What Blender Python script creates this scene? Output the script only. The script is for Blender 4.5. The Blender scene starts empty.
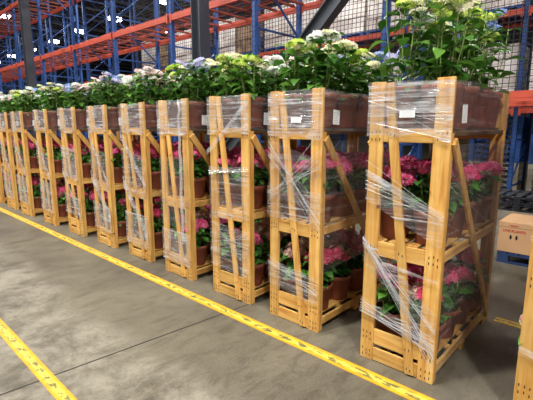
import bpy, bmesh, math, random
from mathutils import Vector, Matrix, noise
R = math.radians
random.seed(7)
S = bpy.context.scene
COL = S.collection
PI = math.pi

# ------------------------------------------------------------------ materials
def new_mat(name):
    m = bpy.data.materials.new(name); m.use_nodes = True
    nt = m.node_tree; nt.nodes.clear()
    return m, nt, nt.nodes, nt.links

def node(nt, t, **kw):
    n = nt.nodes.new(t)
    for k, v in kw.items():
        if k in n.inputs: n.inputs[k].default_value = v
        else: setattr(n, k, v)
    return n

def ramp(nt, stops):
    r = nt.nodes.new('ShaderNodeValToRGB')
    e = r.color_ramp.elements
    while len(e) < len(stops): e.new(0.5)
    for i, (p, c) in enumerate(stops):
        e[i].position = p
        e[i].color = (c[0], c[1], c[2], 1) if not isinstance(c, (int, float)) else (c, c, c, 1)
    return r

def srgb(r, g, b):
    f = lambda c: ((c / 255 + 0.055) / 1.055) ** 2.4 if c > 10 else c / 255 / 12.92
    return (f(r), f(g), f(b))

def plain(name, col, rough=0.6, metal=0.0, var=0.12, scale=6.0, bump=0.0, emit=None, spec=0.4):
    m, nt, N, L = new_mat(name)
    out = node(nt, 'ShaderNodeOutputMaterial'); b = node(nt, 'ShaderNodeBsdfPrincipled')
    L.new(b.outputs[0], out.inputs[0])
    tc = node(nt, 'ShaderNodeTexCoord'); nz = node(nt, 'ShaderNodeTexNoise', Scale=scale, Detail=4.0)
    L.new(tc.outputs['Object'], nz.inputs['Vector'])
    lo = tuple(c * (1 - var) for c in col); hi = tuple(min(1, c * (1 + var)) for c in col)
    r = ramp(nt, [(0.3, lo), (0.7, hi)]); L.new(nz.outputs['Fac'], r.inputs[0]); L.new(r.outputs[0], b.inputs['Base Color'])
    b.inputs['Roughness'].default_value = rough; b.inputs['Metallic'].default_value = metal
    b.inputs['Specular IOR Level'].default_value = spec
    if bump:
        bp = node(nt, 'ShaderNodeBump', Strength=bump, Distance=0.01)
        L.new(nz.outputs['Fac'], bp.inputs['Height']); L.new(bp.outputs[0], b.inputs['Normal'])
    if emit:
        b.inputs['Emission Color'].default_value = (*col, 1); b.inputs['Emission Strength'].default_value = emit
    return m

def wood(name, c1, c2, c3, axis=2):
    m, nt, N, L = new_mat(name)
    out = node(nt, 'ShaderNodeOutputMaterial'); b = node(nt, 'ShaderNodeBsdfPrincipled')
    L.new(b.outputs[0], out.inputs[0])
    tc = node(nt, 'ShaderNodeTexCoord'); oi = node(nt, 'ShaderNodeObjectInfo')
    mul = node(nt, 'ShaderNodeVectorMath', operation='SCALE'); mul.inputs['Scale'].default_value = 9.0
    cx = node(nt, 'ShaderNodeCombineXYZ')
    for i in range(3): L.new(oi.outputs['Random'], cx.inputs[i])
    L.new(cx.outputs[0], mul.inputs[0])
    add = node(nt, 'ShaderNodeVectorMath', operation='ADD')
    L.new(tc.outputs['Object'], add.inputs[0]); L.new(mul.outputs[0], add.inputs[1])
    mp = node(nt, 'ShaderNodeMapping')
    sc = [34.0, 34.0, 34.0]; sc[axis] = 2.2
    mp.inputs['Scale'].default_value = sc
    L.new(add.outputs[0], mp.inputs['Vector'])
    n1 = node(nt, 'ShaderNodeTexNoise', Scale=1.0, Detail=5.0, Distortion=0.6); L.new(mp.outputs[0], n1.inputs['Vector'])
    r = ramp(nt, [(0.28, c3), (0.45, c2), (0.62, c1)]); L.new(n1.outputs['Fac'], r.inputs[0])
    n2 = node(nt, 'ShaderNodeTexNoise', Scale=5.0, Detail=3.0); L.new(add.outputs[0], n2.inputs['Vector'])
    r2 = ramp(nt, [(0.3, (0.80, 0.76, 0.70)), (0.65, (1, 1, 1))]); L.new(n2.outputs['Fac'], r2.inputs[0])
    mx = node(nt, 'ShaderNodeMix', data_type='RGBA', blend_type='MULTIPLY'); mx.inputs[0].default_value = 1.0
    L.new(r.outputs[0], mx.inputs[6]); L.new(r2.outputs[0], mx.inputs[7])
    # board to board tone
    hs = node(nt, 'ShaderNodeHueSaturation')
    mr = node(nt, 'ShaderNodeMapRange'); mr.inputs['To Min'].default_value = 0.86; mr.inputs['To Max'].default_value = 1.1
    L.new(oi.outputs['Random'], mr.inputs['Value']); L.new(mr.outputs[0], hs.inputs['Value'])
    L.new(mx.outputs[2], hs.inputs['Color'])
    # knots
    vo = node(nt, 'ShaderNodeTexVoronoi', Scale=4.5); L.new(add.outputs[0], vo.inputs['Vector'])
    kr = ramp(nt, [(0.045, 1.0), (0.075, 0.0)]); L.new(vo.outputs['Distance'], kr.inputs[0])
    mk = node(nt, 'ShaderNodeMix', data_type='RGBA'); mk.inputs[7].default_value = (*srgb(112, 66, 30), 1)
    L.new(kr.outputs[0], mk.inputs[0]); L.new(hs.outputs[0], mk.inputs[6])
    L.new(mk.outputs[2], b.inputs['Base Color'])
    b.inputs['Roughness'].default_value = 0.62; b.inputs['Specular IOR Level'].default_value = 0.3
    bp = node(nt, 'ShaderNodeBump', Strength=0.25, Distance=0.004); L.new(n1.outputs['Fac'], bp.inputs['Height']); L.new(bp.outputs[0], b.inputs['Normal'])
    return m

def island_mat(name, cols, rough=0.5, trans=0.0, spec=0.4):
    """colour varies petal by petal / leaf by leaf"""
    m, nt, N, L = new_mat(name)
    out = node(nt, 'ShaderNodeOutputMaterial'); b = node(nt, 'ShaderNodeBsdfPrincipled')
    g = node(nt, 'ShaderNodeNewGeometry'); n = len(cols)
    r = ramp(nt, [(i / max(1, n - 1), c) for i, c in enumerate(cols)])
    L.new(g.outputs['Random Per Island'], r.inputs[0])
    oi = node(nt, 'ShaderNodeObjectInfo'); hs = node(nt, 'ShaderNodeHueSaturation')
    mr = node(nt, 'ShaderNodeMapRange'); mr.inputs['To Min'].default_value = 0.8; mr.inputs['To Max'].default_value = 1.15
    L.new(oi.outputs['Random'], mr.inputs['Value']); L.new(mr.outputs[0], hs.inputs['Value'])
    L.new(r.outputs[0], hs.inputs['Color'])
    L.new(hs.outputs[0], b.inputs['Base Color'])
    b.inputs['Roughness'].default_value = rough; b.inputs['Specular IOR Level'].default_value = spec
    if trans:
        t = node(nt, 'ShaderNodeBsdfTranslucent'); L.new(hs.outputs[0], t.inputs['Color'])
        mx = node(nt, 'ShaderNodeMixShader'); mx.inputs[0].default_value = trans
        L.new(b.outputs[0], mx.inputs[1]); L.new(t.outputs[0], mx.inputs[2]); L.new(mx.outputs[0], out.inputs[0])
    else: L.new(b.outputs[0], out.inputs[0])
    return m

def film_mat(name, base, lo, hi, streak, su=2.0, sv=50.0):
    """clear stretch film: see-through, shiny, with white stretch streaks along the UV's u"""
    m, nt, N, L = new_mat(name)
    out = node(nt, 'ShaderNodeOutputMaterial')
    tc = node(nt, 'ShaderNodeTexCoord'); oi = node(nt, 'ShaderNodeObjectInfo')
    cx = node(nt, 'ShaderNodeCombineXYZ'); L.new(oi.outputs['Random'], cx.inputs[0]); L.new(oi.outputs['Random'], cx.inputs[1])
    s7 = node(nt, 'ShaderNodeVectorMath', operation='SCALE'); s7.inputs['Scale'].default_value = 13.0; L.new(cx.outputs[0], s7.inputs[0])
    ad = node(nt, 'ShaderNodeVectorMath', operation='ADD'); L.new(tc.outputs['UV'], ad.inputs[0]); L.new(s7.outputs[0], ad.inputs[1])
    mp = node(nt, 'ShaderNodeMapping'); mp.inputs['Scale'].default_value = (su, sv, 1); mp.inputs['Rotation'].default_value = (0, 0, 0.05)
    L.new(ad.outputs[0], mp.inputs['Vector'])
    n1 = node(nt, 'ShaderNodeTexNoise', Scale=1.0, Detail=5.0, Distortion=1.2); L.new(mp.outputs[0], n1.inputs['Vector'])
    n2 = node(nt, 'ShaderNodeTexNoise', Scale=7.0, Detail=3.0, Distortion=1.0); L.new(ad.outputs[0], n2.inputs['Vector'])
    r1 = ramp(nt, [(lo, 0.0), (hi, 1.0)]); L.new(n1.outputs['Fac'], r1.inputs[0])
    r2 = ramp(nt, [(0.35, 0.15), (0.62, 1.0)]); L.new(n2.outputs['Fac'], r2.inputs[0])
    mu = node(nt, 'ShaderNodeMath', operation='MULTIPLY'); L.new(r1.outputs[0], mu.inputs[0]); L.new(r2.outputs[0], mu.inputs[1])
    ma = node(nt, 'ShaderNodeMath', operation='MULTIPLY_ADD'); ma.inputs[1].default_value = streak; ma.inputs[2].default_value = base
    L.new(mu.outputs[0], ma.inputs[0]); ma.use_clamp = True
    tr = node(nt, 'ShaderNodeBsdfTransparent'); tr.inputs[0].default_value = (0.985, 0.985, 0.985, 1)
    gl = node(nt, 'ShaderNodeBsdfGlossy', Roughness=0.16); gl.inputs['Color'].default_value = (0.95, 0.97, 1, 1)
    df = node(nt, 'ShaderNodeBsdfDiffuse'); df.inputs['Color'].default_value = (0.93, 0.94, 0.96, 1)  # white of the streaks; the film's highlights are painted into this diffuse colour
    tl = node(nt, 'ShaderNodeBsdfTranslucent'); tl.inputs['Color'].default_value = (0.8, 0.82, 0.85, 1)
    bp = node(nt, 'ShaderNodeBump', Strength=0.6, Distance=0.01); L.new(n1.outputs['Fac'], bp.inputs['Height'])
    L.new(bp.outputs[0], gl.inputs['Normal'])
    m1 = node(nt, 'ShaderNodeMixShader'); m1.inputs[0].default_value = 0.15; L.new(df.outputs[0], m1.inputs[1]); L.new(tl.outputs[0], m1.inputs[2])
    m2 = node(nt, 'ShaderNodeMixShader'); m2.inputs[0].default_value = 0.35; L.new(m1.outputs[0], m2.inputs[1]); L.new(gl.outputs[0], m2.inputs[2])
    # sheen of the clear part
    fr = node(nt, 'ShaderNodeFresnel', IOR=1.4); L.new(bp.outputs[0], fr.inputs['Normal'])
    fm = node(nt, 'ShaderNodeMath', operation='MULTIPLY'); fm.inputs[1].default_value = 0.7; L.new(fr.outputs[0], fm.inputs[0])
    fc = node(nt, 'ShaderNodeMath', operation='MINIMUM'); fc.inputs[1].default_value = 0.09; L.new(fm.outputs[0], fc.inputs[0])
    mf = node(nt, 'ShaderNodeMixShader'); L.new(fc.outputs[0], mf.inputs[0]); L.new(tr.outputs[0], mf.inputs[1]); L.new(gl.outputs[0], mf.inputs[2])
    m3 = node(nt, 'ShaderNodeMixShader'); L.new(ma.outputs[0], m3.inputs[0]); L.new(mf.outputs[0], m3.inputs[1]); L.new(m2.outputs[0], m3.inputs[2])
    L.new(m3.outputs[0], out.inputs[0])
    return m

def concrete():
    m, nt, N, L = new_mat('concrete')
    out = node(nt, 'ShaderNodeOutputMaterial'); b = node(nt, 'ShaderNodeBsdfPrincipled'); L.new(b.outputs[0], out.inputs[0])
    tc = node(nt, 'ShaderNodeTexCoord')
    a = node(nt, 'ShaderNodeTexNoise', Scale=0.9, Detail=8.0, Roughness=0.62, Distortion=0.5); L.new(tc.outputs['Object'], a.inputs['Vector'])
    ra = ramp(nt, [(0.28, srgb(90, 83, 71)), (0.5, srgb(107, 100, 84)), (0.72, srgb(124, 117, 98))]); L.new(a.outputs['Fac'], ra.inputs[0])
    mp = node(nt, 'ShaderNodeMapping'); mp.inputs['Scale'].default_value = (2.4, 6.0, 1); mp.inputs['Rotation'].default_value = (0, 0, 0.5)
    L.new(tc.outputs['Object'], mp.inputs['Vector'])
    c = node(nt, 'ShaderNodeTexNoise', Scale=1.6, Detail=7.0, Roughness=0.7, Distortion=1.0); L.new(mp.outputs[0], c.inputs['Vector'])
    rc = ramp(nt, [(0.38, (0.66, 0.66, 0.67)), (0.52, (1, 1, 1)), (0.7, (1.1, 1.1, 1.1))]); L.new(c.outputs['Fac'], rc.inputs[0])
    f = node(nt, 'ShaderNodeTexNoise', Scale=60.0, Detail=3.0); L.new(tc.outputs['Object'], f.inputs['Vector'])
    rf = ramp(nt, [(0.3, (0.84, 0.84, 0.84)), (0.7, (1.06, 1.06, 1.06))]); L.new(f.outputs['Fac'], rf.inputs[0])
    m1 = node(nt, 'ShaderNodeMix', data_type='RGBA', blend_type='MULTIPLY'); m1.inputs[0].default_value = 0.75
    L.new(ra.outputs[0], m1.inputs[6]); L.new(rc.outputs[0], m1.inputs[7])
    m2 = node(nt, 'ShaderNodeMix', data_type='RGBA', blend_type='MULTIPLY'); m2.inputs[0].default_value = 1.0
    L.new(m1.outputs[2], m2.inputs[6]); L.new(rf.outputs[0], m2.inputs[7])
    # pale worn patches in the walkway left of the yellow line
    w = node(nt, 'ShaderNodeTexNoise', Scale=2.6, Detail=10.0, Roughness=0.8, Distortion=0.3); L.new(tc.outputs['Object'], w.inputs['Vector'])
    rw = ramp(nt, [(0.42, 0.0), (0.6, 0.95)]); L.new(w.outputs['Fac'], rw.inputs[0])
    sx = node(nt, 'ShaderNodeSeparateXYZ'); L.new(tc.outputs['Object'], sx.inputs[0])
    gx = node(nt, 'ShaderNodeMapRange'); gx.inputs['From Min'].default_value = 1.85; gx.inputs['From Max'].default_value = 1.6; 
    wob = node(nt, 'ShaderNodeMath', operation='MULTIPLY_ADD'); wob.inputs[1].default_value = 0.55
    L.new(a.outputs['Fac'], wob.inputs[0]); L.new(sx.outputs[0], wob.inputs[2]); L.new(wob.outputs[0], gx.inputs['Value'])
    mm = node(nt, 'ShaderNodeMath', operation='MULTIPLY'); L.new(rw.outputs[0], mm.inputs[0]); L.new(gx.outputs[0], mm.inputs[1])
    m3 = node(nt, 'ShaderNodeMix', data_type='RGBA'); m3.inputs[7].default_value = (*srgb(146, 139, 123), 1)
    L.new(mm.outputs[0], m3.inputs[0]); L.new(m2.outputs[2], m3.inputs[6])
    L.new(m3.outputs[2], b.inputs['Base Color'])
    rr = ramp(nt, [(0.3, 0.42), (0.7, 0.65)]); L.new(c.outputs['Fac'], rr.inputs[0]); L.new(rr.outputs[0], b.inputs['Roughness'])
    b.inputs['Specular IOR Level'].default_value = 0.4
    bp = node(nt, 'ShaderNodeBump', Strength=0.12, Distance=0.005); L.new(f.outputs['Fac'], bp.inputs['Height']); L.new(bp.outputs[0], b.inputs['Normal'])
    return m

def line_mat():
    m, nt, N, L = new_mat('line_paint')
    out = node(nt, 'ShaderNodeOutputMaterial'); b = node(nt, 'ShaderNodeBsdfPrincipled'); L.new(b.outputs[0], out.inputs[0])
    tc = node(nt, 'ShaderNodeTexCoord'); sx = node(nt, 'ShaderNodeSeparateXYZ'); L.new(tc.outputs['UV'], sx.inputs[0])
    # across profile: orange yellow tape edges, paler worn middle
    pr = ramp(nt, [(0.0, srgb(214, 158, 30)), (0.22, srgb(228, 176, 38)), (0.33, srgb(214, 200, 84)), (0.66, srgb(210, 194, 78)), (0.78, srgb(228, 176, 38)), (1.0, srgb(214, 158, 30))])
    L.new(sx.outputs[0], pr.inputs[0])
    mp = node(nt, 'ShaderNodeMapping'); mp.inputs['Scale'].default_value = (30, 12, 1); mp.inputs['Rotation'].default_value = (0, 0, 0.3); L.new(tc.outputs['Object'], mp.inputs['Vector'])
    n = node(nt, 'ShaderNodeTexNoise', Scale=1.0, Detail=5.0, Roughness=0.7); L.new(mp.outputs[0], n.inputs['Vector'])
    r = ramp(nt, [(0.49, 0.0), (0.55, 1.0)]); L.new(n.outputs['Fac'], r.inputs[0])
    mid = ramp(nt, [(0.18, 0.2), (0.36, 0.85), (0.64, 0.85), (0.82, 0.2)]); L.new(sx.outputs[0], mid.inputs[0])
    mu = node(nt, 'ShaderNodeMath', operation='MULTIPLY'); L.new(r.outputs[0], mu.inputs[0]); L.new(mid.outputs[0], mu.inputs[1])
    mx = node(nt, 'ShaderNodeMix', data_type='RGBA'); mx.inputs[7].default_value = (*srgb(78, 72, 58), 1)
    L.new(mu.outputs[0], mx.inputs[0]); L.new(pr.outputs[0], mx.inputs[6]); L.new(mx.outputs[2], b.inputs['Base Color'])
    b.inputs['Roughness'].default_value = 0.5
    return m

def label_mat():
    m, nt, N, L = new_mat('printed_label')
    out = node(nt, 'ShaderNodeOutputMaterial'); b = node(nt, 'ShaderNodeBsdfPrincipled'); L.new(b.outputs[0], out.inputs[0])
    tc = node(nt, 'ShaderNodeTexCoord'); sx = node(nt, 'ShaderNodeSeparateXYZ'); L.new(tc.outputs['UV'], sx.inputs[0])
    bars = node(nt, 'ShaderNodeMath', operation='PINGPONG'); bars.inputs[1].default_value = 0.055; L.new(sx.outputs[1], bars.inputs[0])
    c1 = node(nt, 'ShaderNodeMath', operation='GREATER_THAN'); c1.inputs[1].default_value = 0.042; L.new(bars.outputs[0], c1.inputs[0])
    c2 = node(nt, 'ShaderNodeMath', operation='LESS_THAN'); c2.inputs[1].default_value = 0.86; L.new(sx.outputs[0], c2.inputs[0])
    c3 = node(nt, 'ShaderNodeMath', operation='GREATER_THAN'); c3.inputs[1].default_value = 0.14; L.new(sx.outputs[0], c3.inputs[0])
    a = node(nt, 'ShaderNodeMath', operation='MULTIPLY'); L.new(c1.outputs[0], a.inputs[0]); L.new(c2.outputs[0], a.inputs[1])
    a2 = node(nt, 'ShaderNodeMath', operation='MULTIPLY'); L.new(a.outputs[0], a2.inputs[0]); L.new(c3.outputs[0], a2.inputs[1])
    mx = node(nt, 'ShaderNodeMix', data_type='RGBA'); mx.inputs[6].default_value = (0.85, 0.86, 0.86, 1); mx.inputs[7].default_value = (0.28, 0.28, 0.3, 1)
    L.new(a2.outputs[0], mx.inputs[0]); L.new(mx.outputs[2], b.inputs['Base Color']); b.inputs['Roughness'].default_value = 0.5
    return m

W1, W2, W3 = srgb(232, 188, 110), srgb(220, 166, 86), srgb(194, 136, 66)
M = {
 'wood_z': wood('pine_upright', W1, W2, W3, 2), 'wood_y': wood('pine_crosswise', W1, W2, W3, 1), 'wood_x': wood('pine_lengthwise', W1, W2, W3, 0),
 'wood_dark': wood('dark_brown_board', srgb(112, 88, 66), srgb(96, 74, 56), srgb(74, 56, 42), 0),  # darker brown board for the top deck and its side rails
 'nail': plain('nail_head', srgb(50, 42, 36), 0.6, 0.3),
 'pot': plain('terracotta_plastic', srgb(138, 76, 58), 0.55, 0, 0.1, 9),
 'soil': plain('potting_soil', srgb(52, 38, 28), 0.95, 0, 0.4, 60, 0.6),
 'leaf_top': island_mat('leaf_bright', [srgb(42, 84, 26), srgb(66, 116, 38), srgb(104, 152, 58), srgb(60, 108, 38)], 0.42, 0.34),
 'leaf_low': island_mat('leaf_deep', [srgb(40, 84, 30), srgb(66, 120, 44), srgb(92, 146, 56), srgb(50, 100, 36)], 0.42, 0.2),
 'stem': plain('green_stem', srgb(140, 160, 90), 0.6, 0, 0.2, 20),
 'stake': plain('cane_stake', srgb(206, 192, 134), 0.6, 0, 0.1, 20),
 'pink': island_mat('petal_pink', [srgb(222, 66, 118), srgb(236, 96, 144), srgb(246, 142, 178), srgb(212, 52, 104)], 0.6, 0.15, 0.2),
 'crimson': island_mat('petal_crimson', [srgb(200, 44, 84), srgb(218, 66, 108), srgb(236, 112, 146)], 0.6, 0.15, 0.2),
 'rosecream': island_mat('petal_rose_cream', [srgb(244, 226, 190), srgb(236, 170, 170), srgb(250, 236, 205), srgb(218, 96, 120)], 0.6, 0.15, 0.2),
 'white': island_mat('petal_white', [srgb(240, 242, 236), srgb(232, 238, 214), srgb(246, 246, 246), srgb(226, 222, 234)], 0.6, 0.15, 0.2),
 'cream': island_mat('petal_cream', [srgb(240, 236, 190), srgb(226, 232, 160), srgb(246, 240, 216), srgb(236, 210, 190)], 0.6, 0.15, 0.2),
 'lime': island_mat('petal_lime', [srgb(178, 212, 60), srgb(206, 226, 96), srgb(226, 232, 140), srgb(150, 190, 50)], 0.6, 0.15, 0.2),
 'lavender': island_mat('petal_lavender', [srgb(186, 188, 226), srgb(206, 204, 236), srgb(222, 214, 236), srgb(160, 170, 220)], 0.6, 0.15, 0.2),
 'blue': island_mat('petal_blue', [srgb(110, 140, 214), srgb(140, 166, 226), srgb(176, 190, 234), srgb(196, 212, 180)], 0.6, 0.15, 0.2),
 'blush': island_mat('petal_blush', [srgb(240, 206, 206), srgb(246, 228, 220), srgb(230, 190, 200), srgb(242, 238, 226)], 0.6, 0.15, 0.2),
 'film_dense': film_mat('film_many_layers', 0.13, 0.46, 0.66, 0.85, 1.6, 70),
 'film_mid': film_mat('film_few_layers', 0.06, 0.5, 0.68, 0.75, 1.6, 70),
 'film_clear': film_mat('film_single_layer', 0.05, 0.53, 0.76, 0.35, 1.4, 30),
 'film_rope': film_mat('film_bunched', 0.22, 0.38, 0.64, 0.6, 3.0, 14),
 'label': label_mat(),
 'floor': concrete(), 'line': line_mat(),
 'joint': plain('joint_gap', srgb(62, 58, 50), 0.9),
 'orange': plain('orange_rack_paint', srgb(200, 84, 62), 0.5, 0, 0.12, 3),
 'rackblue': plain('blue_rack_paint', srgb(38, 76, 140), 0.5, 0, 0.2, 3),
 'deckwire': plain('orange_deck_bar', srgb(134, 56, 42), 0.6, 0, 0.25, 3),
 'steel': plain('grey_painted_steel', srgb(66, 69, 78), 0.5, 0.1, 0.1, 4),
 'darksteel': plain('dark_painted_steel', srgb(78, 82, 88), 0.55, 0.1, 0.12, 4),
 'net': plain('black_net_cord', srgb(36, 34, 34), 0.8),
 'carton': island_mat('pale_wrapped_pack', [srgb(222, 218, 214), srgb(238, 234, 230), srgb(206, 196, 188), srgb(246, 244, 240), srgb(226, 216, 206)], 0.45),
 'kraft': island_mat('brown_pack', [srgb(150, 122, 96), srgb(176, 150, 120), srgb(130, 104, 84)], 0.7),
 'cardboard': plain('cardboard', srgb(186, 146, 106), 0.8, 0, 0.05, 8),
 'redprint': plain('red_print', srgb(176, 52, 44), 0.7),
 'black': plain('dark_recess', srgb(22, 20, 20), 0.9),
 'palletblue': plain('blue_pallet_paint', srgb(36, 78, 142), 0.6, 0, 0.25, 5),
 'palletnavy': plain('navy_pallet_paint', srgb(34, 52, 88), 0.6, 0, 0.2, 5),
 'palletdark': plain('dark_pallet', srgb(38, 40, 46), 0.7),
 'cratebeige': plain('beige_plastic', srgb(176, 170, 150), 0.6),
 'ceiling': plain('dark_roof_deck', srgb(64, 62, 70), 0.8, 0, 0.1, 2),
 'joist': plain('grey_joist', srgb(120, 124, 132), 0.6),
 'wall': plain('grey_metal_wall', srgb(120, 122, 126), 0.8),
 'lamp': plain('lamp_glow', (1.0, 0.98, 0.95), 0.5, 0, 0.0, 1, 0, 14.0),
 'tube': plain('lamp_housing', srgb(180, 182, 186), 0.5, 0.2),
}

def slot_mat():
    m = plain('blue_slotted_steel', srgb(38, 76, 140), 0.5, 0, 0.2, 3); m.name = 'blue_slotted_steel'
    nt = m.node_tree; L = nt.links; b = [n for n in nt.nodes if n.type == 'BSDF_PRINCIPLED'][0]
    src = b.inputs['Base Color'].links[0].from_socket
    tc = node(nt, 'ShaderNodeTexCoord'); sx = node(nt, 'ShaderNodeSeparateXYZ'); L.new(tc.outputs['Object'], sx.inputs[0])
    def mth(op, a, v):
        n = node(nt, 'ShaderNodeMath', operation=op); L.new(a, n.inputs[0]); n.inputs[1].default_value = v; return n.outputs[0]
    ay = mth('ABSOLUTE', sx.outputs[1], 0); dy = mth('ABSOLUTE', mth('SUBTRACT', ay, .022), 0); my = mth('LESS_THAN', dy, .009)
    mz = mth('LESS_THAN', mth('PINGPONG', sx.outputs[2], .045), .018)
    mu = node(nt, 'ShaderNodeMath', operation='MULTIPLY'); L.new(my, mu.inputs[0]); L.new(mz, mu.inputs[1])
    mx = node(nt, 'ShaderNodeMix', data_type='RGBA'); mx.inputs[7].default_value = (.01, .012, .02, 1)
    L.new(mu.outputs[0], mx.inputs[0]); L.new(src, mx.inputs[6]); L.new(mx.outputs[2], b.inputs['Base Color'])
    return m
M['slotblue'] = slot_mat()

# ------------------------------------------------------------------ mesh builder
class MB:
    def __init__(s): s.v = []; s.f = []; s.uv = {}
    def add(s, vs, fs):
        o = len(s.v); s.v += [tuple(v) for v in vs]; s.f += [tuple(i + o for i in f) for f in fs]
    def box(s, x0, x1, y0, y1, z0, z1):
        s.add([(x0,y0,z0),(x1,y0,z0),(x1,y1,z0),(x0,y1,z0),(x0,y0,z1),(x1,y0,z1),(x1,y1,z1),(x0,y1,z1)],
              [(3,2,1,0),(4,5,6,7),(0,1,5,4),(1,2,6,5),(2,3,7,6),(3,0,4,7)])
    def bar(s, a, b, w, t, nrm=(1, 0, 0)):
        """rectangular bar from a to b; t thick along nrm, w wide across it"""
        a = Vector(a); b = Vector(b); d = (b - a).normalized(); n = Vector(nrm); n = (n - d * n.dot(d)).normalized(); q = d.cross(n)
        vs = []
        for p in (a, b):
            for i, j in ((-1,-1),(1,-1),(1,1),(-1,1)): vs.append(p + q * (w / 2 * i) + n * (t / 2 * j))
        s.add(vs, [(3,2,1,0),(4,5,6,7),(0,1,5,4),(1,2,6,5),(2,3,7,6),(3,0,4,7)])
    def tube(s, pts, r, n=6, r2=None, flat=1.0):
        pts = [Vector(p) for p in pts]; k = len(pts); vs = []
        up = Vector((0, 0, 1)) if abs((pts[-1] - pts[0]).normalized().z) < 0.9 else Vector((1, 0, 0))
        for i, p in enumerate(pts):
            d = (pts[min(i + 1, k - 1)] - pts[max(i - 1, 0)]).normalized(); a = d.cross(up).normalized(); b = d.cross(a)
            rr = r if r2 is None else r + (r2 - r) * i / (k - 1)
            for j in range(n):
                t = 2 * PI * j / n; vs.append(p + a * math.cos(t) * rr * flat + b * math.sin(t) * rr)
        fs = [(i*n + j, i*n + (j+1) % n, (i+1)*n + (j+1) % n, (i+1)*n + j) for i in range(k - 1) for j in range(n)]
        fs += [tuple(range(n))[::-1], tuple((k-1)*n + j for j in range(n))]
        s.add(vs, fs)
    def lathe(s, prof, n=24, c=(0, 0, 0)):
        vs = [(c[0] + r * math.cos(2*PI*j/n), c[1] + r * math.sin(2*PI*j/n), c[2] + z) for r, z in prof for j in range(n)]
        fs = [(i*n + j, i*n + (j+1) % n, (i+1)*n + (j+1) % n, (i+1)*n + j) for i in range(len(prof) - 1) for j in range(n)]
        s.add(vs, fs)
    def mesh(s, name, mat, smooth=False, bevel=0):
        me = bpy.data.meshes.new(name); me.from_pydata(s.v, [], s.f); me.materials.append(M[mat])
        if bevel:
            bm = bmesh.new(); bm.from_mesh(me)
            bmesh.ops.bevel(bm, geom=bm.edges[:], offset=bevel, segments=1, affect='EDGES', profile=0.7)
            bm.to_mesh(me); bm.free()
        if smooth: me.polygons.foreach_set('use_smooth', [True] * len(me.polygons))
        me.update(); return me

def link(name, me, parent=None, loc=(0, 0, 0), rot=(0, 0, 0), scale=None):
    o = bpy.data.objects.new(name, me); COL.objects.link(o); o.location = loc; o.rotation_euler = rot
    if scale: o.scale = (scale,) * 3
    if parent: o.parent = parent
    return o
def tag(o, label, cat, group=None):
    o['label'] = label; o['category'] = cat
    if group: o['group'] = group
    return o
def thing(name, label, cat, loc=(0, 0, 0), rz=0, group=None):
    o = bpy.data.objects.new(name, None); COL.objects.link(o); o.location = loc; o.rotation_euler = (0, 0, rz)
    o.empty_display_size = 0.1
    return tag(o, label, cat, group)
def struct(name, me):
    o = link(name, me); o['kind'] = 'structure'; return o

# ------------------------------------------------------------------ the setting
b = MB(); b.box(-9, 46, -12, 70, -0.2, 0); struct('floor', b.mesh('floor', 'floor'))
b = MB(); b.box(-3, 46, -12, 70, 11.0, 11.2)
for k in range(120):
    y = -12 + k * 0.68
    b.box(-3, 46, y, y + 0.3, 10.93, 11.0)
struct('ceiling', b.mesh('ceiling', 'ceiling'))
b = MB(); b.box(-9, 46, 70, 70.2, 0, 11)
for k in range(90): b.box(-9 + k * .6, -8.8 + k * .6, 69.93, 70, 0, 11)
struct('wall_far', b.mesh('wall_far', 'wall'))
b = MB(); b.box(46, 46.2, -12, 70, 0, 11)
for k in range(130): b.box(45.93, 46, -12 + k * .62, -11.8 + k * .62, 0, 11)
struct('wall_right', b.mesh('wall_right', 'wall'))
b = MB(); b.bar((-3, 3.04, 0.0012), (3.9, 2.39, 0.0012), 0.012, 0.0016, (0, 0, 1)); struct('trim_1', b.mesh('trim_1', 'joint'))

def paint_line(name, x0, x1, y0, y1, label):
    n = 200; me = bpy.data.meshes.new(name); vs = []; fs = []
    for i in range(n + 1):
        y = y0 + (y1 - y0) * i / n
        w0 = 0.004 * noise.noise(Vector((y * 3, x0, 0))); w1 = 0.004 * noise.noise(Vector((y * 3, x1, 4)))
        vs += [(x0 + w0, y, 0.0028), (x1 + w1, y, 0.0028), (x0 + w0, y, 0.0), (x1 + w1, y, 0.0)]
    for i in range(n):
        a = i * 4; c = a + 4
        fs += [(a, a + 1, c + 1, c), (a + 1, a + 3, c + 3, c + 1), (a + 2, a, c, c + 2)]
    me.from_pydata(vs, [], fs); me.materials.append(M['line'])
    uv = me.uv_layers.new(name='UVMap')
    for l in me.loops:
        v = l.vertex_index; uv.data[l.index].uv = ((v % 2), vs[v][1])
    o = link(name, me); tag(o, label, 'floor line'); return o
paint_line('floor_line', 2.185, 2.292, -1.5, 34, 'worn yellow floor line running along the front of the crate row')
paint_line('floor_line', 0.755, 0.842, -1.5, 34, 'worn yellow floor line crossing the bottom left corner of the photo')
paint_line('floor_line', 3.64, 3.74, 0.45, 0.79, 'short yellow floor line stub behind the nearest whole crate')

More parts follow.
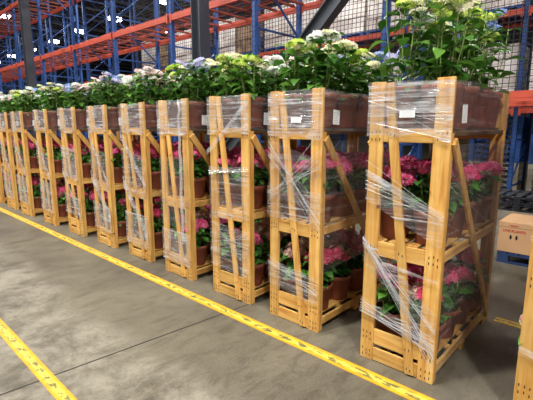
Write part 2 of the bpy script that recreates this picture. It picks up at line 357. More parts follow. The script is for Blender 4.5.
# ------------------------------------------------------------------ crates
W, D, H = 0.51, 1.22, 1.875
DECKS = (0.13, 0.865, 1.595)      # top surface of each deck
def crate_meshes():
    P = []   # (name, mesh)
    def put(name, fn, mat, bevel=0.002):
        b = MB(); fn(b); P.append((name, b.mesh(name, mat, bevel=bevel)))
    for y0, y1 in ((0.0, 0.10), (W - 0.095, W)):
        put('front_post', lambda b: b.box(0, 0.022, y0, y1, 0, H), 'wood_z')
        put('back_post', lambda b: b.box(D - 0.022, D, y0, y1, 0, H - 0.01), 'wood_z')
    for y0 in (0.0, W - 0.04):
        put('corner_post', lambda b: b.box(0.0225, 0.062, y0 + 0.003, y0 + 0.037, 0, H - 0.31), 'wood_z')
        put('corner_post', lambda b: b.box(D - 0.062, D - 0.0225, y0 + 0.003, y0 + 0.037, 0, H - 0.31), 'wood_z')
    for z0, z1 in ((1.507, 1.59), (0.757, 0.857), (0.128, 0.236), (0.004, 0.098)):
        nm = 'front_rail'
        put(nm, lambda b: b.box(0.0025, 0.0205, 0.1005, W - 0.0955, z0, z1), 'wood_y')
        put('back_rail', lambda b: b.box(D - 0.0205, D - 0.0025, 0.1005, W - 0.0955, z0, z1), 'wood_y')
    put('slanting_board', lambda b: b.bar((-0.004, 0.385, 1.865), (-0.004, 0.146, 0.012), 0.058, 0.019, (1, 0, 0)), 'wood_z')
    for y in (-0.0095, W + 0.0095):
        put('side_brace', lambda b: b.bar((0.035, y, 1.52), (1.16, y, 0.075), 0.062, 0.018, (0, 1, 0)), 'wood_z')
    for dz in DECKS:
        for y0 in (0.003, W - 0.021):
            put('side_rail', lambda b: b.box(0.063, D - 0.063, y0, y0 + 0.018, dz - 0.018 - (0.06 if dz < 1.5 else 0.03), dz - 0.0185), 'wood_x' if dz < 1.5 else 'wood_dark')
        def deck(b):
            w = (W - 0.09 - 3 * 0.028) / 4
            for k in range(4): 
                y = 0.045 + k * (w + 0.028); b.box(0.023, D - 0.023, y, y + w, dz - 0.018, dz)
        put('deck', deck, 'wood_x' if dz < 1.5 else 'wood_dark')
        def cross(b):
            for x in (0.35, 0.6, 0.85): b.box(x - .03, x + .03, 0.022, W - 0.022, dz - 0.036, dz - 0.0185)
        put('deck_support', cross, 'wood_y')
    for x in (0.56, 1.08):
        for y0 in (0.002, W - 0.072): put('foot_block', lambda b: b.box(x, x + 0.075, y0, y0 + 0.07, 0, 0.051), 'wood_x')
    def nails(b):
        def nail(x, y, z): b.box(x - 0.0012, x + 0.001, y - 0.0022, y + 0.0022, z - 0.008, z + 0.008)
        for zc in (1.55, 0.80, 0.18, 0.05):
            for y0 in (0.0, W - 0.095):
                for dy in (0.022, 0.048, 0.075): 
                    for dz in (-0.02, 0.02): nail(-0.0004, y0 + dy, zc + dz + random.uniform(-.008, .008))
            yc = 0.146 + (0.385 - 0.146) * (zc / 1.865)
            for dy in (-0.012, 0.012): nail(-0.0136, yc + dy, zc + random.uniform(-.01, .01))
        for x, z in ((0.045, 1.49), (0.06, 1.51)): b.box(x - .003, x + .003, -0.0196, -0.0178, z - .003, z + .003)
    put('nail_heads', nails, 'nail', 0)
    return P

def film_uv(name, P, zlo, zhi, s0, s1, mat, n=70, m=14, wr=0.0035, seed=0):
    """a sheet round the crate between path parameters s0..s1; zlo/zhi are functions of s"""
    vs = []; uvs = []; fs = []; L = 0; prev = None
    for i in range(n + 1):
        s = s0 + (s1 - s0) * i / n; p, nr = P(s)
        if prev is not None: L += (p - prev).length
        prev = p
        a, c = zlo(s), zhi(s)
        for j in range(m + 1):
            t = j / m; z = a + (c - a) * t
            w = noise.noise(Vector((s * 2.0 + seed, z * 34, seed))) * wr + noise.noise(Vector((s * 5 + seed, z * 6, seed + 9))) * wr * 1.2
            q = p + nr * (abs(w))
            vs.append((q.x, q.y, z)); uvs.append((L, z))
    for i in range(n):
        for j in range(m):
            a = i * (m + 1) + j; fs.append((a, a + m + 1, a + m + 2, a + 1))
    me = bpy.data.meshes.new(name); me.from_pydata(vs, [], fs); me.materials.append(M[mat])
    uv = me.uv_layers.new(name='UVMap')
    for l in me.loops: uv.data[l.index].uv = uvs[l.vertex_index]
    me.polygons.foreach_set('use_smooth', [True] * len(me.polygons))
    return me
def path(s, e=0.0, ys=None):
    """s 0..1 front (left to right), 1..2 right side, 2..3 back, 3..4 left side"""
    xs = 0.0175 + e; ys = (0.0205 if ys is None else ys) + e
    s = s % 4; k = int(s); t = s - k
    c = [Vector((-xs, W + ys, 0)), Vector((-xs, -ys, 0)), Vector((D + xs, -ys, 0)), Vector((D + xs, W + ys, 0))]
    n = [Vector((-1, 0, 0)), Vector((0, -1, 0)), Vector((1, 0, 0)), Vector((0, 1, 0))][k]
    return c[k].lerp(c[(k + 1) % 4], t), n
lin = lambda a, c, s0=0.0, s1=1.0: (lambda s: a + (c - a) * (s - s0) / (s1 - s0))
def ragged(fn, amp, seed): return lambda s: fn(s) + amp * noise.noise(Vector((s * 3.1, seed, 0.5)))

crate_proto = crate_meshes()
def front_film(root, za, zb, w, mat='film_mid', s0=0.045, s1=0.955, seed=0, e=0.002, name='film_band', amp=0.008):
    """band whose centre runs from za at s0 to zb at s1"""
    lo = ragged(lin(za - w / 2, zb - w / 2, s0, s1), amp, seed); hi = ragged(lin(za + w / 2, zb + w / 2, s0, s1), amp, seed + 3)
    me = film_uv(name, lambda s: path(s, e), lo, hi, s0, s1, mat, 40, max(3, int(w * 40)), 0.004, seed)
    return link(name, me, root)
def strands(root, za, zb, spread_a, spread_b, n, seed, s0=0.04, s1=0.96):
    """a fan of thin taut strings of film"""
    rnd = random.Random(seed); b = MB()
    for k in range(n):
        a0 = za + rnd.uniform(-spread_a, spread_a); a1 = zb + rnd.uniform(-spread_b, spread_b)
        pts = []
        for i in range(7):
            s = s0 + (s1 - s0) * i / 6; p, nr = path(s, 0.004 + 0.001 * k % 0.003); pts.append((p.x, p.y, a0 + (a1 - a0) * i / 6))
        b.tube(pts, rnd.uniform(0.0008, 0.0018), 5)
    return link('film_strands', b.mesh('film_strands', 'film_rope'), root)

def label_sheet(w, h):
    me = bpy.data.meshes.new('paper_label')
    me.from_pydata([(0, 0, 0), (w, 0, 0), (w, 0, h), (0, 0, h), (0, 0.0008, 0), (w, 0.0008, 0), (w, 0.0008, h), (0, 0.0008, h)], [],
                   [(0, 1, 2, 3), (5, 4, 7, 6), (0, 4, 5, 1), (3, 2, 6, 7), (0, 3, 7, 4), (1, 5, 6, 2)])
    me.materials.append(M['label']); uv = me.uv_layers.new(name='UVMap')
    for l in me.loops:
        v = me.vertices[l.vertex_index].co; uv.data[l.index].uv = (v.x / w, v.z / h)
    return me
LAB = label_sheet(0.085, 0.105); LABF = label_sheet(0.095, 0.042); LABW = label_sheet(0.12, 0.10)

Y0 = [-0.115, 0.828, 1.745, 2.50, 3.36, 4.22, 5.08, 5.97, 6.97, 8.05, 8.97, 9.9]
X0 = [2.45, 2.42, 2.47, 2.475, 2.475, 2.51, 2.485, 2.46, 2.44, 2.42, 2.43, 2.44]
ROT = [0, 0.008, 0.0, 0.02, -0.01, 0.01, -0.02, 0.01, 0, 0.02, 0, 0]
ORD = ['cut-off', 'nearest whole', 'second whole', 'third whole', 'fourth whole', 'fifth whole', 'sixth whole', 'seventh whole', 'eighth whole', 'ninth whole', 'tenth whole', 'eleventh whole']
DESC = ['tall pine shipping crate cut off by the right edge of the photo',
 'nearest whole pine crate, largest, with film strands slanting across its lower front',
 'second whole pine crate from the right, thin film strands crossing its middle opening',
 'third whole pine crate from the right, film covering its whole lower front',
 'fourth whole pine crate from the right, twisted film hanging down its right post',
 'fifth whole pine crate from the right, between the crates with twisted and slanting film',
 'sixth whole pine crate from the right, with long slanting white film ropes',
 'seventh whole pine crate from the right in the receding row',
 'eighth whole pine crate from the right in the receding row',
 'ninth whole pine crate from the right, near the left end of the row',
 'tenth whole pine crate from the right, at the left edge of the photo',
 'farthest pine crate, just cut by the left edge of the photo']
roots = []
for i in range(12):
    root = thing('wooden_crate', DESC[i], 'crate', (X0[i], Y0[i], 0), ROT[i], 'wooden crates of potted hydrangeas in the row')
    roots.append(root)
    for nm, me in crate_proto: link(nm, me, root)
    # top film band all the way round, pinched to a ragged upper edge
    me = film_uv('film_band', lambda s: path(s, 0.003, 0.002), ragged(lambda s: 1.53, 0.05, i), ragged(lambda s: 1.868, 0.012, i + 20), 0.0, 1.0, 'film_dense', 50, 26, 0.006, i)
    fb = link('film_band', me, root)
    me = film_uv('film_band', lambda s: path(s, 0.003, 0.002), ragged(lambda s: 1.57, 0.012, i + 2), ragged(lambda s: 1.862, 0.02, i + 20), 1.0, 4.0, 'film_clear', 90, 20, 0.008, i)
    fs_ = link('film_band', me, root)
    if i > 0: link('paper_label', LAB if i < 4 else LABW, fs_, (0.10 if i < 3 else 0.16, -0.02, 1.62), (0, random.uniform(-.05, .12), 0))
    if i in (1, 2): link('paper_label', LABF, fb, (-0.030, 0.30 if i == 1 else 0.27, 1.655 if i == 1 else 1.63), (0, 0, -PI / 2))
    # single thin layer on the sides of the near crate, looser on the others
    if i <= 2:
        me = film_uv('film_band', lambda s: path(s, 0.0015), ragged(lambda s: 0.10 if i == 1 else 0.5, 0.03, i), lambda s: 1.50, 1.0, 2.0, 'film_clear', 40, 30, 0.006, i + 5)
        link('film_band', me, root)
F = front_film; T = strands
r = roots[0]
F(r, 0.42, 0.30, 0.03, 'film_rope', seed=2); T(r, 0.42, 0.28, .03, .05, 3, 3); T(r, 1.1, 0.9, .1, .1, 4, 4)
r = roots[1]
F(r, 1.31, 1.07, 0.03, 'film_rope', seed=11); T(r, 1.30, 1.06, .10, .05, 9, 5); F(r, 1.22, 0.98, 0.18, 'film_mid', seed=12)
F(r, 0.87, 0.22, 0.025, 'film_rope', seed=13, e=0.004); T(r, 0.86, 0.26, .03, .16, 12, 6); F(r, 0.80, 0.38, 0.20, 'film_mid', seed=14)
F(r, 0.41, 0.27, 0.10, 'film_mid', seed=15, e=.003); T(r, 0.42, 0.26, .08, .06, 9, 7); F(r, 1.72, 1.70, 0.04, 'film_rope', seed=16, e=.004)
F(r, 0.72, 0.68, 0.03, 'film_rope', seed=18, s0=.3, e=.004); T(r, 1.75, 1.62, .12, .12, 5, 31)
T(r, 1.1, 0.7, .2, .3, 2, 41, 1, 2)
r = roots[2]
F(r, 1.48, 0.90, 0.022, 'film_rope', seed=21, e=.004); T(r, 1.46, 0.92, .10, .14, 10, 8); T(r, 1.0, 1.45, .1, .15, 7, 9); F(r, 1.30, 1.15, 0.42, 'film_clear', seed=22)
F(r, 0.40, 0.34, 0.22, 'film_mid', seed=23); T(r, 0.46, 0.36, .08, .06, 8, 10); F(r, 1.0, 1.0, 0.25, 'film_mid', seed=24, s0=0.02, s1=.98)
r = roots[3]
F(r, 1.36, 1.80, 0.05, 'film_rope', seed=31, e=.004, s0=0, s1=.95); F(r, 1.00, 1.02, 0.48, 'film_mid', seed=32); F(r, 0.50, 0.46, 0.44, 'film_mid', seed=33); T(r, 1.2, 1.22, .04, .04, 6, 11); T(r, .6, .5, .2, .2, 10, 12)
r = roots[4]
F(r, 1.05, 1.05, 0.5, 'film_clear', seed=41); F(r, 0.34, 0.33, 0.36, 'film_dense', seed=42); F(r, .7, .7, .3, 'film_clear', seed=43)
b = MB(); b.tube([(-0.03, 0.10 + 0.035 * noise.noise(Vector((0, k * .6, 2))), 1.86 - k * 0.085) for k in range(18)], 0.015, 7, 0.02, 0.5); link('film_rope', b.mesh('film_rope', 'film_rope', True), r)
r = roots[5]
F(r, 1.50, 0.92, 0.09, 'film_rope', seed=51, e=.004); F(r, 0.95, 0.30, 0.14, 'film_rope', seed=52, e=.006); F(r, 0.38, 0.36, 0.4, 'film_dense', seed=53); F(r, 1.1, 1.0, 0.5, 'film_mid', seed=54)
r = roots[6]
F(r, 1.48, 0.85, 0.08, 'film_rope', seed=61, e=.004); F(r, 0.95, 0.42, 0.14, 'film_rope', seed=62, e=.006); F(r, 0.42, 0.38, 0.36, 'film_dense', seed=63); F(r, 1.1, 1.0, 0.5, 'film_mid', seed=64)
r = roots[7]
F(r, 1.1, 1.05, 0.45, 'film_dense', seed=71); F(r, 0.95, 0.3, 0.1, 'film_rope', seed=72, e=.004); F(r, 0.48, 0.42, 0.3, 'film_mid', seed=73)
for k in (8, 9, 10, 11):
    r = roots[k]
    F(r, 1.2, 0.9, 0.4, 'film_mid', seed=k * 10 + 1); F(r, 0.5, 0.45, 0.5, 'film_dense', seed=k * 10 + 2); F(r, 1.4, 0.8, 0.08, 'film_rope', seed=k * 10 + 3, e=.004)

# ------------------------------------------------------------------ plants
def leaf(b, base, az, el, ln, wd, droop):
    d = Vector((math.cos(az) * math.cos(el), math.sin(az) * math.cos(el), math.sin(el))); side = Vector((-math.sin(az), math.cos(az), 0))
    rows = []; p = Vector(base); n = 6; e = el
    prof = (0.10, 0.62, 0.98, 0.92, 0.55, 0.04)
    tw = random.uniform(-0.35, 0.35)
    sd = (side * math.cos(tw) + Vector((0, 0, 1)) * math.sin(tw))
    for i in range(n):
        w = wd * prof[i] / 2
        up = sd.cross(d).normalized() * -1
        rows.append((p + sd * w + Vector((0, 0, 1)) * w * 0.28, p.copy(), p - sd * w + Vector((0, 0, 1)) * w * 0.28))
        e -= droop / n
        d = Vector((math.cos(az) * math.cos(e), math.sin(az) * math.cos(e), math.sin(e)))
        p = p + d * (ln / (n - 1))
    vs = [v for r_ in rows for v in r_]; fs = []
    for i in range(n - 1):
        a = i * 3; fs += [(a, a + 1, a + 4, a + 3), (a + 1, a + 2, a + 5, a + 4)]
    b.add(vs, fs)

def plant_mesh(seed, height, nst, rad, ll, nodes, mat, bare=0.15, lean=0.35):
    """leafy stems; returns (foliage, stems, head positions). origin = top of the soil"""
    random.seed(seed); lf = MB(); st = MB(); heads = []
    for k in range(nst):
        a0 = 2 * PI * k / nst + random.uniform(-.4, .4); rr = rad * random.uniform(0.25, 1.0) if nst > 1 else 0
        hgt = height * random.uniform(0.78, 1.06)
        base = Vector((math.cos(a0) * 0.03, math.sin(a0) * 0.03, -0.01))
        top = Vector((math.cos(a0) * rr, math.sin(a0) * rr, hgt))
        pts = [base.lerp(top, t) + Vector((math.cos(a0), math.sin(a0), 0)) * rr * lean * math.sin(PI * t) * 0.5 for t in (0, .25, .5, .75, 1)]
        st.tube(pts, 0.0042, 5, 0.0028); heads.append(top)
        for q in range(nodes):
            t = bare + (0.97 - bare) * q / (nodes - 1) + random.uniform(-.02, .02); t = min(t, .985)
            f = t * 4; i = min(3, int(f)); p = pts[i].lerp(pts[i + 1], f - i)
            az = a0 + q * PI / 2 + random.uniform(-.5, .5); size = ll * (0.75 + 0.45 * math.sin(PI * min(1, t * 0.9 + .08))) * random.uniform(.8, 1.15)
            for s in (0, PI):
                stalk = random.uniform(.01, .03); aa = az + s + random.uniform(-.25, .25)
                bp = p + Vector((math.cos(aa), math.sin(aa), 0.5)) * stalk
                st.tube([p, bp], 0.0018, 4)
                leaf(lf, bp, aa, random.uniform(-.1, .7), size, size * random.uniform(.56, .68), random.uniform(.5, 1.5))
    return lf.mesh('foliage', mat, True), st.mesh('stems', 'stem', True), heads

def head_mesh(seed, radius, flat, nfl, mat, lace=False):
    random.seed(seed); b = MB(); ga = PI * (3 - 5 ** .5)
    for k in range(nfl):
        u = (k + .5) / nfl; ph = math.acos(1 - u * (1.25 if not lace else 0.75)); az = k * ga
        n = Vector((math.sin(ph) * math.cos(az), math.sin(ph) * math.sin(az), math.cos(ph)))
        rj = radius * random.uniform(.86, 1.08)
        c = Vector((n.x * rj, n.y * rj, n.z * rj * flat))
        t1 = n.orthogonal().normalized(); t2 = n.cross(t1); rot = random.uniform(0, PI)
        s = radius * (0.25 if not lace else (0.26 if u > .5 else 0.13)) * random.uniform(.8, 1.2)
        vs = [c]; fs = []
        nn = (n + Vector((random.uniform(-.35, .35), random.uniform(-.35, .35), random.uniform(-.2, .2)))).normalized()
        t1 = (t1 - nn * t1.dot(nn)).normalized(); t2 = nn.cross(t1)
        for q in range(4):
            a = rot + q * PI / 2
            d1 = t1 * math.cos(a - .55) + t2 * math.sin(a - .55); d2 = t1 * math.cos(a) + t2 * math.sin(a); d3 = t1 * math.cos(a + .55) + t2 * math.sin(a + .55)
            o = len(vs); vs += [c + d1 * s * .62 + nn * s * .1, c + d2 * s * .95 + nn * s * .16, c + d3 * s * .62 + nn * s * .1]
            fs.append((0, o, o + 1, o + 2))
        b.add(vs, fs)
    # green core so that no gap opens between the florets
    return b.mesh('flower_head', mat, False)

def pot_mesh(rt, rb, h):
    b = MB(); b.lathe([(0.0, 0.0), (rb, 0.0), (rb + 0.002, 0.004), (rt * .93, h - 0.042), (rt, h - 0.038), (rt + 0.003, h - 0.003), (rt, h), (rt - 0.008, h), (rt - 0.012, h - 0.04), (rb * .9, 0.02)], 28)
    return b.mesh('pot', 'pot', True)
def soil_mesh(r_):
    b = MB(); n = 20; vs = [(0, 0, 0.006)] + [(r_ * math.cos(2*PI*j/n), r_ * math.sin(2*PI*j/n), 0) for j in range(n)]
    b.add(vs, [(0, 1 + j, 1 + (j + 1) % n) for j in range(n)]); return b.mesh('soil', 'soil', True)
POT_T = pot_mesh(0.121, 0.092, 0.255); SOIL_T = soil_mesh(0.104)
POT_L = pot_mesh(0.120, 0.088, 0.215); SOIL_L = soil_mesh(0.103)
TOPV = [plant_mesh(100 + k, [0.40, 0.43, 0.37, 0.45, 0.41, 0.39, 0.50, 0.54, 0.60][k], 6, 0.13, 0.105 if k < 6 else .115, 7 if k < 6 else 5, 'leaf_top', 0.06) for k in range(9)]
LOWV = [plant_mesh(200 + k, [0.26, 0.30, 0.23, 0.28, 0.25][k], 6, 0.10, 0.095, 5, 'leaf_low', 0.12) for k in range(5)]
HEAD = {}
for c in ('pink', 'crimson', 'rosecream'): HEAD[c] = [head_mesh(31 + k, 0.066, 0.8, 110, c) for k in range(2)]
for c in ('white', 'cream', 'lime', 'lavender', 'blue', 'blush'): HEAD[c] = [head_mesh(41 + k, 0.066, 0.42, 95, c, k == 0) for k in range(2)]
CN = {'pink': 'bright pink', 'crimson': 'deep crimson', 'rosecream': 'cream and rose', 'white': 'white', 'cream': 'cream', 'lime': 'lime green', 'lavender': 'pale lavender', 'blue': 'blue', 'blush': 'blush pink'}
LBL = label_sheet(0.035, 0.05)
def potted(crate_i, tier, row, col, x, y, z, var, colour, nh, rz, extra=None, sc=1.0):
    top = tier == 2
    nmrow = ('right', 'left')[row]; nmcol = ('front', 'second', 'third', 'rear')[col]
    tn = ('bottom', 'middle', 'top')[tier]
    lab = f"{CN[colour]} hydrangea, {nmcol} pot in {nmrow} row, {tn} tier of {ORD[crate_i]} crate"
    t = thing('potted_hydrangea', lab, 'potted plant', (x, y, z), rz, f"potted hydrangeas on the {tn} tiers of the crates")
    link('pot', POT_T if top else POT_L, t); ph = (0.255 if top else 0.215) - 0.03
    link('soil', SOIL_T if top else SOIL_L, t, (0, 0, ph))
    fo, st, heads = (TOPV if top else LOWV)[var]
    link('foliage', fo, t, (0, 0, ph)); link('stems', st, t, (0, 0, ph))
    rnd = random.Random(crate_i * 1000 + tier * 100 + row * 10 + col)
    idx = list(range(len(heads))); rnd.shuffle(idx)
    for k in idx[:nh]:
        h = heads[k]; c = colour
        if extra and rnd.random() < 0.35: c = extra
        o = link('flower_head', HEAD[c][rnd.randint(0, 1)], t, (h.x, h.y, ph + h.z - 0.005), (rnd.uniform(-.25, .25) - h.y * 2.2, rnd.uniform(-.25, .25) + h.x * 2.2, rnd.uniform(0, 6)), rnd.uniform(.8, 1.1) * sc)
    return t
cols_x = [0.165, 0.455, 0.745, 1.04]
TOPC = {0: ['white'] * 8, 1: ['cream', 'lime', 'lime', 'blue', 'cream', 'white', 'white', 'blue']}
rs = random.Random(5)
for i in range(12):
    ca, sa = math.cos(ROT[i]), math.sin(ROT[i])
    for row in (0, 1):
        for c in range(4):
            lx = cols_x[c]; ly = 0.128 if row == 0 else W - 0.128
            gx = X0[i] + lx * ca - ly * sa; gy = Y0[i] + lx * sa + ly * ca
            tc = TOPC[i][row * 4 + c] if i in TOPC else rs.choice({2: ['white', 'lavender', 'cream', 'white', 'lavender'], 3: ['lavender', 'blush', 'white', 'cream'], 4: ['cream', 'white', 'lavender']}.get(i, ['cream', 'blush', 'white', 'white', 'blush', 'lavender']))
            potted(i, 2, row, c, gx, gy, DECKS[2], rs.randint(0, 5) if i > 1 else (8 if row and c == 0 else 6 + c % 2), tc, rs.randint(5, 6), rs.uniform(0, 6.28), {'cream': 'lime', 'white': 'cream', 'lavender': 'blue', 'blush': 'white'}.get(tc))
            pc = rs.choice(['pink', 'crimson', 'pink', 'pink']) if i != 1 else 'pink'; nh = rs.randint(3, 5)
            potted(i, 1, row, c, gx, gy, DECKS[1], rs.randint(0, 4), pc, nh, rs.uniform(0, 6.28), 'lime' if (i, row, c) == (1, 0, 2) else None, 1.2)
            pc = rs.choice(['pink', 'pink', 'crimson', 'rosecream']) if i < 5 else rs.choice(['pink', 'crimson']); nh = rs.randint(2, 4) if i < 5 else rs.randint(1, 2)
            potted(i, 0, row, c, gx, gy, DECKS[0], rs.randint(0, 4), pc, nh, rs.uniform(0, 6.28), 'rosecream' if i < 4 else None, 1.2)
# canes standing in the top pots of the nearest crates belong to their plants
# ------------------------------------------------------------------ pallet racking
def frame_meshes(depth, height):
    """an upright frame: two perforated posts and lattice bracing; origin at the front post's foot"""
    a = MB()
    for x in (0, depth):
        a.box(x - 0.04, x + 0.04, -0.05, -0.044, 0, height); a.box(x - 0.04, x + 0.04, 0.044, 0.05, 0, height)
        a.box(x - 0.04, x - 0.034, -0.05, 0.05, 0, height); a.box(x - .07, x + .07, -.08, .08, 0, .012)
    z = 0.2; k = 0; br = MB()
    while z < height - 1.0:
        br.bar((0.02, 0, z), (depth - .02, 0, z), 0.035, 0.035, (0, 1, 0))
        p, q = (0.02, depth - .02) if k % 2 == 0 else (depth - .02, 0.02)
        br.bar((p, 0, z), (q, 0, z + 1.1), 0.035, 0.035, (0, 1, 0)); z += 1.1; k += 1
    return a.mesh('upright', 'slotblue'), br.mesh('lattice_brace', 'rackblue')
def beam_mesh(ln, h=0.13):
    a = MB(); a.box(-0.03, 0.03, 0.05, ln - 0.05, 0, h); a.box(-.042, -.03, .045, .10, -.05, h + .03); a.box(-.042, -.03, ln - .10, ln - .045, -.05, h + .03)
    a.box(-0.034, -0.03, .1, ln - .1, h * .35, h * .45)
    return a.mesh('beam', 'orange')
def deck_mesh(ln, depth):
    a = MB(); n = int(ln / 0.46)
    for k in range(n + 1):
        y = 0.12 + k * (ln - .24) / n; a.box(0.03, depth - .03, y - .03, y + .03, 0.09, 0.128)
    for q in range(4): 
        x = 0.15 + q * (depth - .3) / 3; a.box(x - .006, x + .006, .06, ln - .06, 0.129, 0.136)
    return a.mesh('deck', 'deckwire')
def rack(label, x, ys, depth, height, levels, decked=True, h=0.13):
    t = thing('pallet_rack', label, 'rack', (x, ys[0], 0)); up, br = frame_meshes(depth, height)
    for y in ys:
        link('upright', up, t, (0, y - ys[0], 0)); link('lattice_brace', br, t, (0, y - ys[0], 0))
    ln = ys[1] - ys[0]; bm_, dm = beam_mesh(ln, h), deck_mesh(ln, depth)
    for z in levels:
        for y in ys[:-1]:
            link('beam', bm_, t, (-0.05, y - ys[0], z - h)); link('beam', bm_, t, (depth + 0.05, y - ys[0], z - h))
            if decked: link('deck', dm, t, (0, y - ys[0], z - h))
    return t
rack('long empty orange and blue pallet rack standing just behind the crate row', 6.0, [3.13 + 2.75 * k for k in range(-2, 16)], 1.36, 9.5, [2.04, 4.18, 6.46, 8.8])
rack('orange and blue pallet rack behind the black netting, across the next aisle', 11.0, [2.35 + 2.75 * k for k in range(-2, 16)], 1.36, 9.5, [2.04, 4.18, 6.4])

# loads on the far rack
def pack_stack(ny, nx, nz, sy, sx, sz, mat, seed):
    rnd = random.Random(seed); b = MB()
    for k in range(nz):
        for j in range(ny):
            for i in range(nx):
                if 0 < i < nx - 1 and 0 < j < ny - 1 and k < nz - 1: continue
                dx, dy = rnd.uniform(-.012, .012), rnd.uniform(-.012, .012)
                x = (i - nx / 2) * sx + dx; y = (j - ny / 2) * sy + dy
                b.box(x + .006, x + sx - .006, y + .006, y + sy - .006, k * sz + .002, (k + 1) * sz - .004)
    return b.mesh('packs', mat, bevel=0.014)
PK = [pack_stack(4, 3, 4, .31, .34, .33, 'carton', 1), pack_stack(3, 3, 3, .4, .34, .44, 'carton', 2), pack_stack(5, 4, 5, .24, .26, .23, 'kraft', 3)]
PKH = [1.32, 1.33, 1.15]
def pallet_mesh(lx, ly, mat):
    b = MB()
    for k in range(7):
        y = -ly / 2 + k * (ly - .1) / 6; b.box(-lx / 2, lx / 2, y, y + .1, 0.118, 0.14)
    for x in (-lx / 2, -0.05, lx / 2 - .1): b.box(x, x + .1, -ly / 2, ly / 2, .098, .1178)
    for x in (-lx / 2, -0.05, lx / 2 - .1):
        for y in (-ly / 2, -.06, ly / 2 - .12): b.box(x, x + .1, y, y + .12, .022, .0978)
    for x in (-lx / 2, -0.05, lx / 2 - .1): b.box(x, x + .1, -ly / 2, ly / 2, 0, .0218)
    return b.mesh('pallet', mat)
PALB = pallet_mesh(1.05, 1.2, 'palletblue'); PALD = pallet_mesh(1.05, 1.2, 'palletdark')
rp = random.Random(9); nload = 0
for lv, z in enumerate((2.04, 4.18, 6.4)):
    for bay in range(-2, 10):
        y0 = 2.35 + 2.75 * bay
        for h_ in (0, 1):
            if lv == 2 and bay > 4: continue
            if lv == 1 and bay > 5: continue
            k = rp.choice([0, 0, 1, 1, 2]) if lv < 2 else rp.choice([0, 1])
            if rp.random() < 0.03: continue
            y = y0 + 0.72 + 1.3 * h_
            ln = ('lower', 'middle', 'upper')[lv]; side = 'left' if h_ else 'right'
            bayn = f"bay {['one','two','three','four','five','six','seven','eight','nine','ten','eleven','twelve'][bay + 2]}"
            t = thing('loaded_pallet', f"{'pale' if k < 2 else 'brown'} packs on blue pallet, {side} half of {bayn} from the right, {ln} rack level", 'loaded pallet', (11.68, y, z + 0.008), 0, 'loaded pallets on the netted rack')
            link('pallet', PALB, t); link('packs', PK[k], t, (0, 0, 0.142))
# netting in front of the loads
b = MB(); cell = 0.13; ya, yb, za, zb = -2.8, 19.0, 2.06, 9.0
ny = int((yb - ya) / cell); nz = int((zb - za) / cell)
def npnt(u, v): 
    y = ya + u * cell; z = za + v * cell
    return Vector((10.84 + 0.035 * noise.noise(Vector((y * .5, z * .5, 0))), y + 0.03 * noise.noise(Vector((y * .8, z * .8, 3))), z + 0.04 * noise.noise(Vector((y * .6, z * .6, 7)))))
for u in range(ny + 1): b.tube([npnt(u, v) for v in range(0, nz + 1, 3)], 0.009, 3)
for v in range(nz + 1): b.tube([npnt(u, v) for u in range(0, ny + 1, 3)], 0.009, 3)
tag(link('safety_net', b.mesh('safety_net', 'net')), 'black square-mesh netting hung in front of the stacked pallet loads', 'net')

# blue pallets lying on the near rack's middle beam at the right, and stacks at ground level beyond
for k in range(2):
    tag(link('pallet', PALB, None, (6.68, 1.02, 4.19 + 0.142 * k)), ('lower', 'upper')[k] + ' of two blue pallets on the orange beam at the top right', 'pallet', 'blue pallets on the near rack')
for n_, (x, y) in enumerate(((12.3, 2.95), (12.3, 1.55))):
    for k in range(5):
        tag(link('crate_tray', PALB if k > 99 else pallet_mesh(1.0, 1.2, 'cratebeige'), None, (x, y, 0.143 * k), (0, 0, 0)), f"beige tray, {['lowest','second','third','fourth','topmost'][k]} of the {['left','right'][n_]} pile under blue pallets", 'tray', 'beige trays piled beyond the rack')
    for k in range(8):
        tag(link('pallet', PALB, None, (x, y, 0.715 + 0.142 * k)), f"blue pallet, {['lowest','second','third','fourth','fifth','sixth','seventh','topmost'][k]} of the {['left','right'][n_]} pile at far right", 'pallet', 'blue pallets piled beyond the rack')
for k in range(2):
    tag(link('pallet', PALD, None, (9.45, 1.75, 0.143 * k), (0, 0, 0.0)), ('lower', 'upper')[k] + ' black pallet on the floor beyond the plant box', 'pallet', 'black pallets on the floor')
for k, y in enumerate((3.3, 4.9)):
    t = thing('loaded_pallet', f"dark wrapped packs on the floor beyond the racks, {('nearer','farther')[k]} of two", 'loaded pallet', (14.5, y, 0)); link('pallet', PALD, t); link('packs', PK[2], t, (0, 0, .142))

# LIVE PLANTS carton on its blue pallet
tag(link('pallet', pallet_mesh(1.05, 0.8, 'palletnavy'), None, (5.90, 0.80, 0)), 'dark blue pallet on the floor under the brown live plants box', 'pallet')
t = thing('cardboard_box', 'brown cardboard box with red print and two hand holes, right of nearest crate', 'box', (5.37, 0.85, 0.1405))
b = MB(); b.box(0, 0.6, 0, 0.36, 0, 0.35); link('carton', b.mesh('carton', 'cardboard', bevel=0.004), t)
b = MB(); b.box(-0.004, 0.604, -0.004, 0.364, 0.30, 0.362); link('lid', b.mesh('lid', 'cardboard', bevel=0.003), t)
for y in (0.225, 0.165):
    b = MB(); b.tube([(-0.0015, y, 0.185), (0.001, y, 0.185)], 0.028, 14, None, 0.42); link('hand_hole', b.mesh('hand_hole', 'black'), t)
def text_mesh(s, size, mat, name):
    cu = bpy.data.curves.new('t', 'FONT'); cu.body = s; cu.size = size; cu.extrude = 0.0008; cu.offset = 0.0012; cu.align_x = 'CENTER'
    o = bpy.data.objects.new('t', cu); COL.objects.link(o); bpy.context.view_layer.update()
    me = bpy.data.meshes.new_from_object(o.evaluated_get(bpy.context.evaluated_depsgraph_get())); bpy.data.objects.remove(o)
    me.materials.clear(); me.materials.append(M[mat]); me.name = name; return me
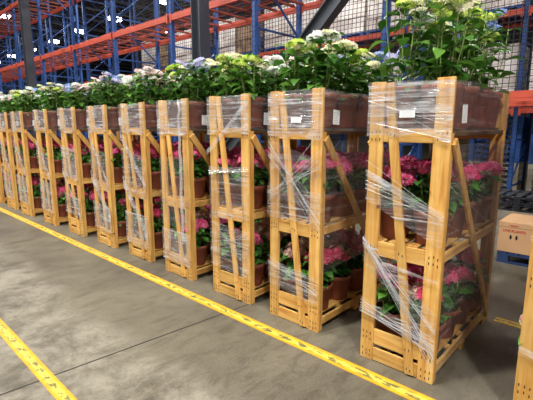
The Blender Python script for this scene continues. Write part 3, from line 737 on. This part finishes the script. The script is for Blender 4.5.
link('printed_text', text_mesh('LIVE PLANTS', 0.041, 'redprint', 'printed_text'), t, (-0.0012, 0.195, 0.245), (PI / 2, 0, -PI / 2))
for k, (y, z) in enumerate(((0.20, 0.326),)):
    b = MB(); b.box(-0.0055, -0.004, y - .05, y + .05, z - .004, z + .004); b.box(-0.0055, -0.004, y - .03, y + .03, z - .014, z - .009); link('printed_mark', b.mesh('printed_mark', 'redprint'), t)

# ------------------------------------------------------------------ building steel
def hcol(label, x, y, z1):
    b = MB(); w, f, tk = 0.24, 0.22, 0.02
    b.box(-w / 2, -w / 2 + tk, -f / 2, f / 2, 0, z1); b.box(w / 2 - tk, w / 2, -f / 2, f / 2, 0, z1); b.box(-w / 2 + tk, w / 2 - tk, -tk / 2, tk / 2, 0, z1)
    o = link('steel_column', b.mesh('steel_column', 'steel'), None, (x, y, 0), (0, 0, PI / 2)); return tag(o, label, 'column')
hcol('grey steel column rising behind the middle of the plant row', 4.8, 6.05, 10.93)
hcol('grey steel column rising behind the left end of the plant row', 4.8, 14.7, 10.93)
b = MB(); A, B_ = Vector((5.0, 5.85, 0.93)), Vector((5.0, -2.6, 8.89)); d = (B_ - A).normalized(); up = Vector((0, -d.z, d.y)) * (-1 if d.y < 0 else 1)
up = Vector((1, 0, 0)).cross(d).normalized()
for s in (-1, 1): b.bar(A + up * .10 * s, B_ + up * .10 * s, 0.16, 0.018, up)
b.bar(A, B_, 0.183, 0.014, (1, 0, 0))
tag(link('diagonal_brace', b.mesh('diagonal_brace', 'darksteel')), 'dark steel brace beam slanting up to the right above the flowers', 'beam')

def truss(y):
    b = MB(); x0, x1 = -2, 40
    b.box(x0, x1, y - .05, y + .05, 10.8, 10.92); b.box(x0, x1, y - .04, y + .04, 9.95, 10.03)
    n = 42
    for k in range(n):
        xa = x0 + (x1 - x0) * k / n; xb = x0 + (x1 - x0) * (k + 1) / n
        b.bar((xa, y, 10.0 if k % 2 else 10.86), (xb, y, 10.86 if k % 2 else 10.0), .04, .04, (0, 1, 0))
    return b.mesh('roof_joist', 'joist')
for k in range(16):
    y = 14.7 + k * 3.2
    tag(link('roof_joist', truss(y)), 'grey open-web roof joist crossing under the dark ceiling', 'joist', 'roof joists')

# ------------------------------------------------------------------ lamps
b = MB(); b.box(-.42, .42, -.28, .28, 0.05, .15); HOUS = b.mesh('housing', 'tube', bevel=.01)
b = MB(); b.box(-.40, .40, -.26, .26, -0.15, .049); LENS = b.mesh('lens', 'lamp')
b = MB(); b.tube([(0, 0, .13), (0, 0, 1.9)], .008, 5); CORD = b.mesh('suspension_rod', 'joist')
pos = [(14.8, y) for y in (-4, 2, 9, 16.4, 22, 28, 33.6, 39, 44.6, 50, 56)] + [(9.3, y) for y in (-5, 1, 7, 14, 20, 26, 32.6, 38, 44)] + [(19.6, y) for y in (28.8,)] + [(-1.2, y) for y in (-8.2, -2.6, 3.0, 8.6, 14.2, 19.8)]
for n_, (x, y) in enumerate(pos):
    lab = 'bright white lamp hanging from the dark roof above the racks'
    t = thing('high_bay_lamp', lab, 'lamp', (x, y, 8.95), 0, 'high-bay lamps under the roof')
    link('housing', HOUS, t); link('lens', LENS, t); link('suspension_rod', CORD, t)
    if y < 46:
        ld = bpy.data.lights.new('lamp_light', 'AREA'); ld.shape = 'RECTANGLE'; ld.size = .78; ld.size_y = .5
        near = x < 3
        ld.energy = 740 if near else ((330 if y < 4 else 560 if y < 16 else 200) if x < 10 else (60 if y < 6 else 110)); ld.color = (1, 0.985, 0.96)
        lo = bpy.data.objects.new('lamp_light', ld); COL.objects.link(lo); lo.parent = t; lo.location = (0, 0, -0.16)

w = bpy.data.worlds.new('W'); S.world = w; w.use_nodes = True
bg = w.node_tree.nodes['Background']; bg.inputs[0].default_value = (0.95, 0.97, 1.0, 1); bg.inputs[1].default_value = 0.19

# ------------------------------------------------------------------ camera
cd = bpy.data.cameras.new('camera'); cam = bpy.data.objects.new('camera', cd); COL.objects.link(cam)
cam.location = (0, 0, 1.6); cam.rotation_euler = (R(90 - 10.1), 0, R(-47.1)); cd.sensor_width = 36; cd.lens = 410 / 533 * 36; cd.clip_end = 200
S.camera = cam
S.view_settings.view_transform = 'Standard'; S.view_settings.look = 'None'; S.view_settings.gamma = 1; S.view_settings.use_curve_mapping = False
S.view_settings.exposure = 0.0
S.cycles.max_bounces = 6; S.cycles.transparent_max_bounces = 24; S.cycles.diffuse_bounces = 3; S.cycles.use_denoising = True
S.cycles.sample_clamp_indirect = 4
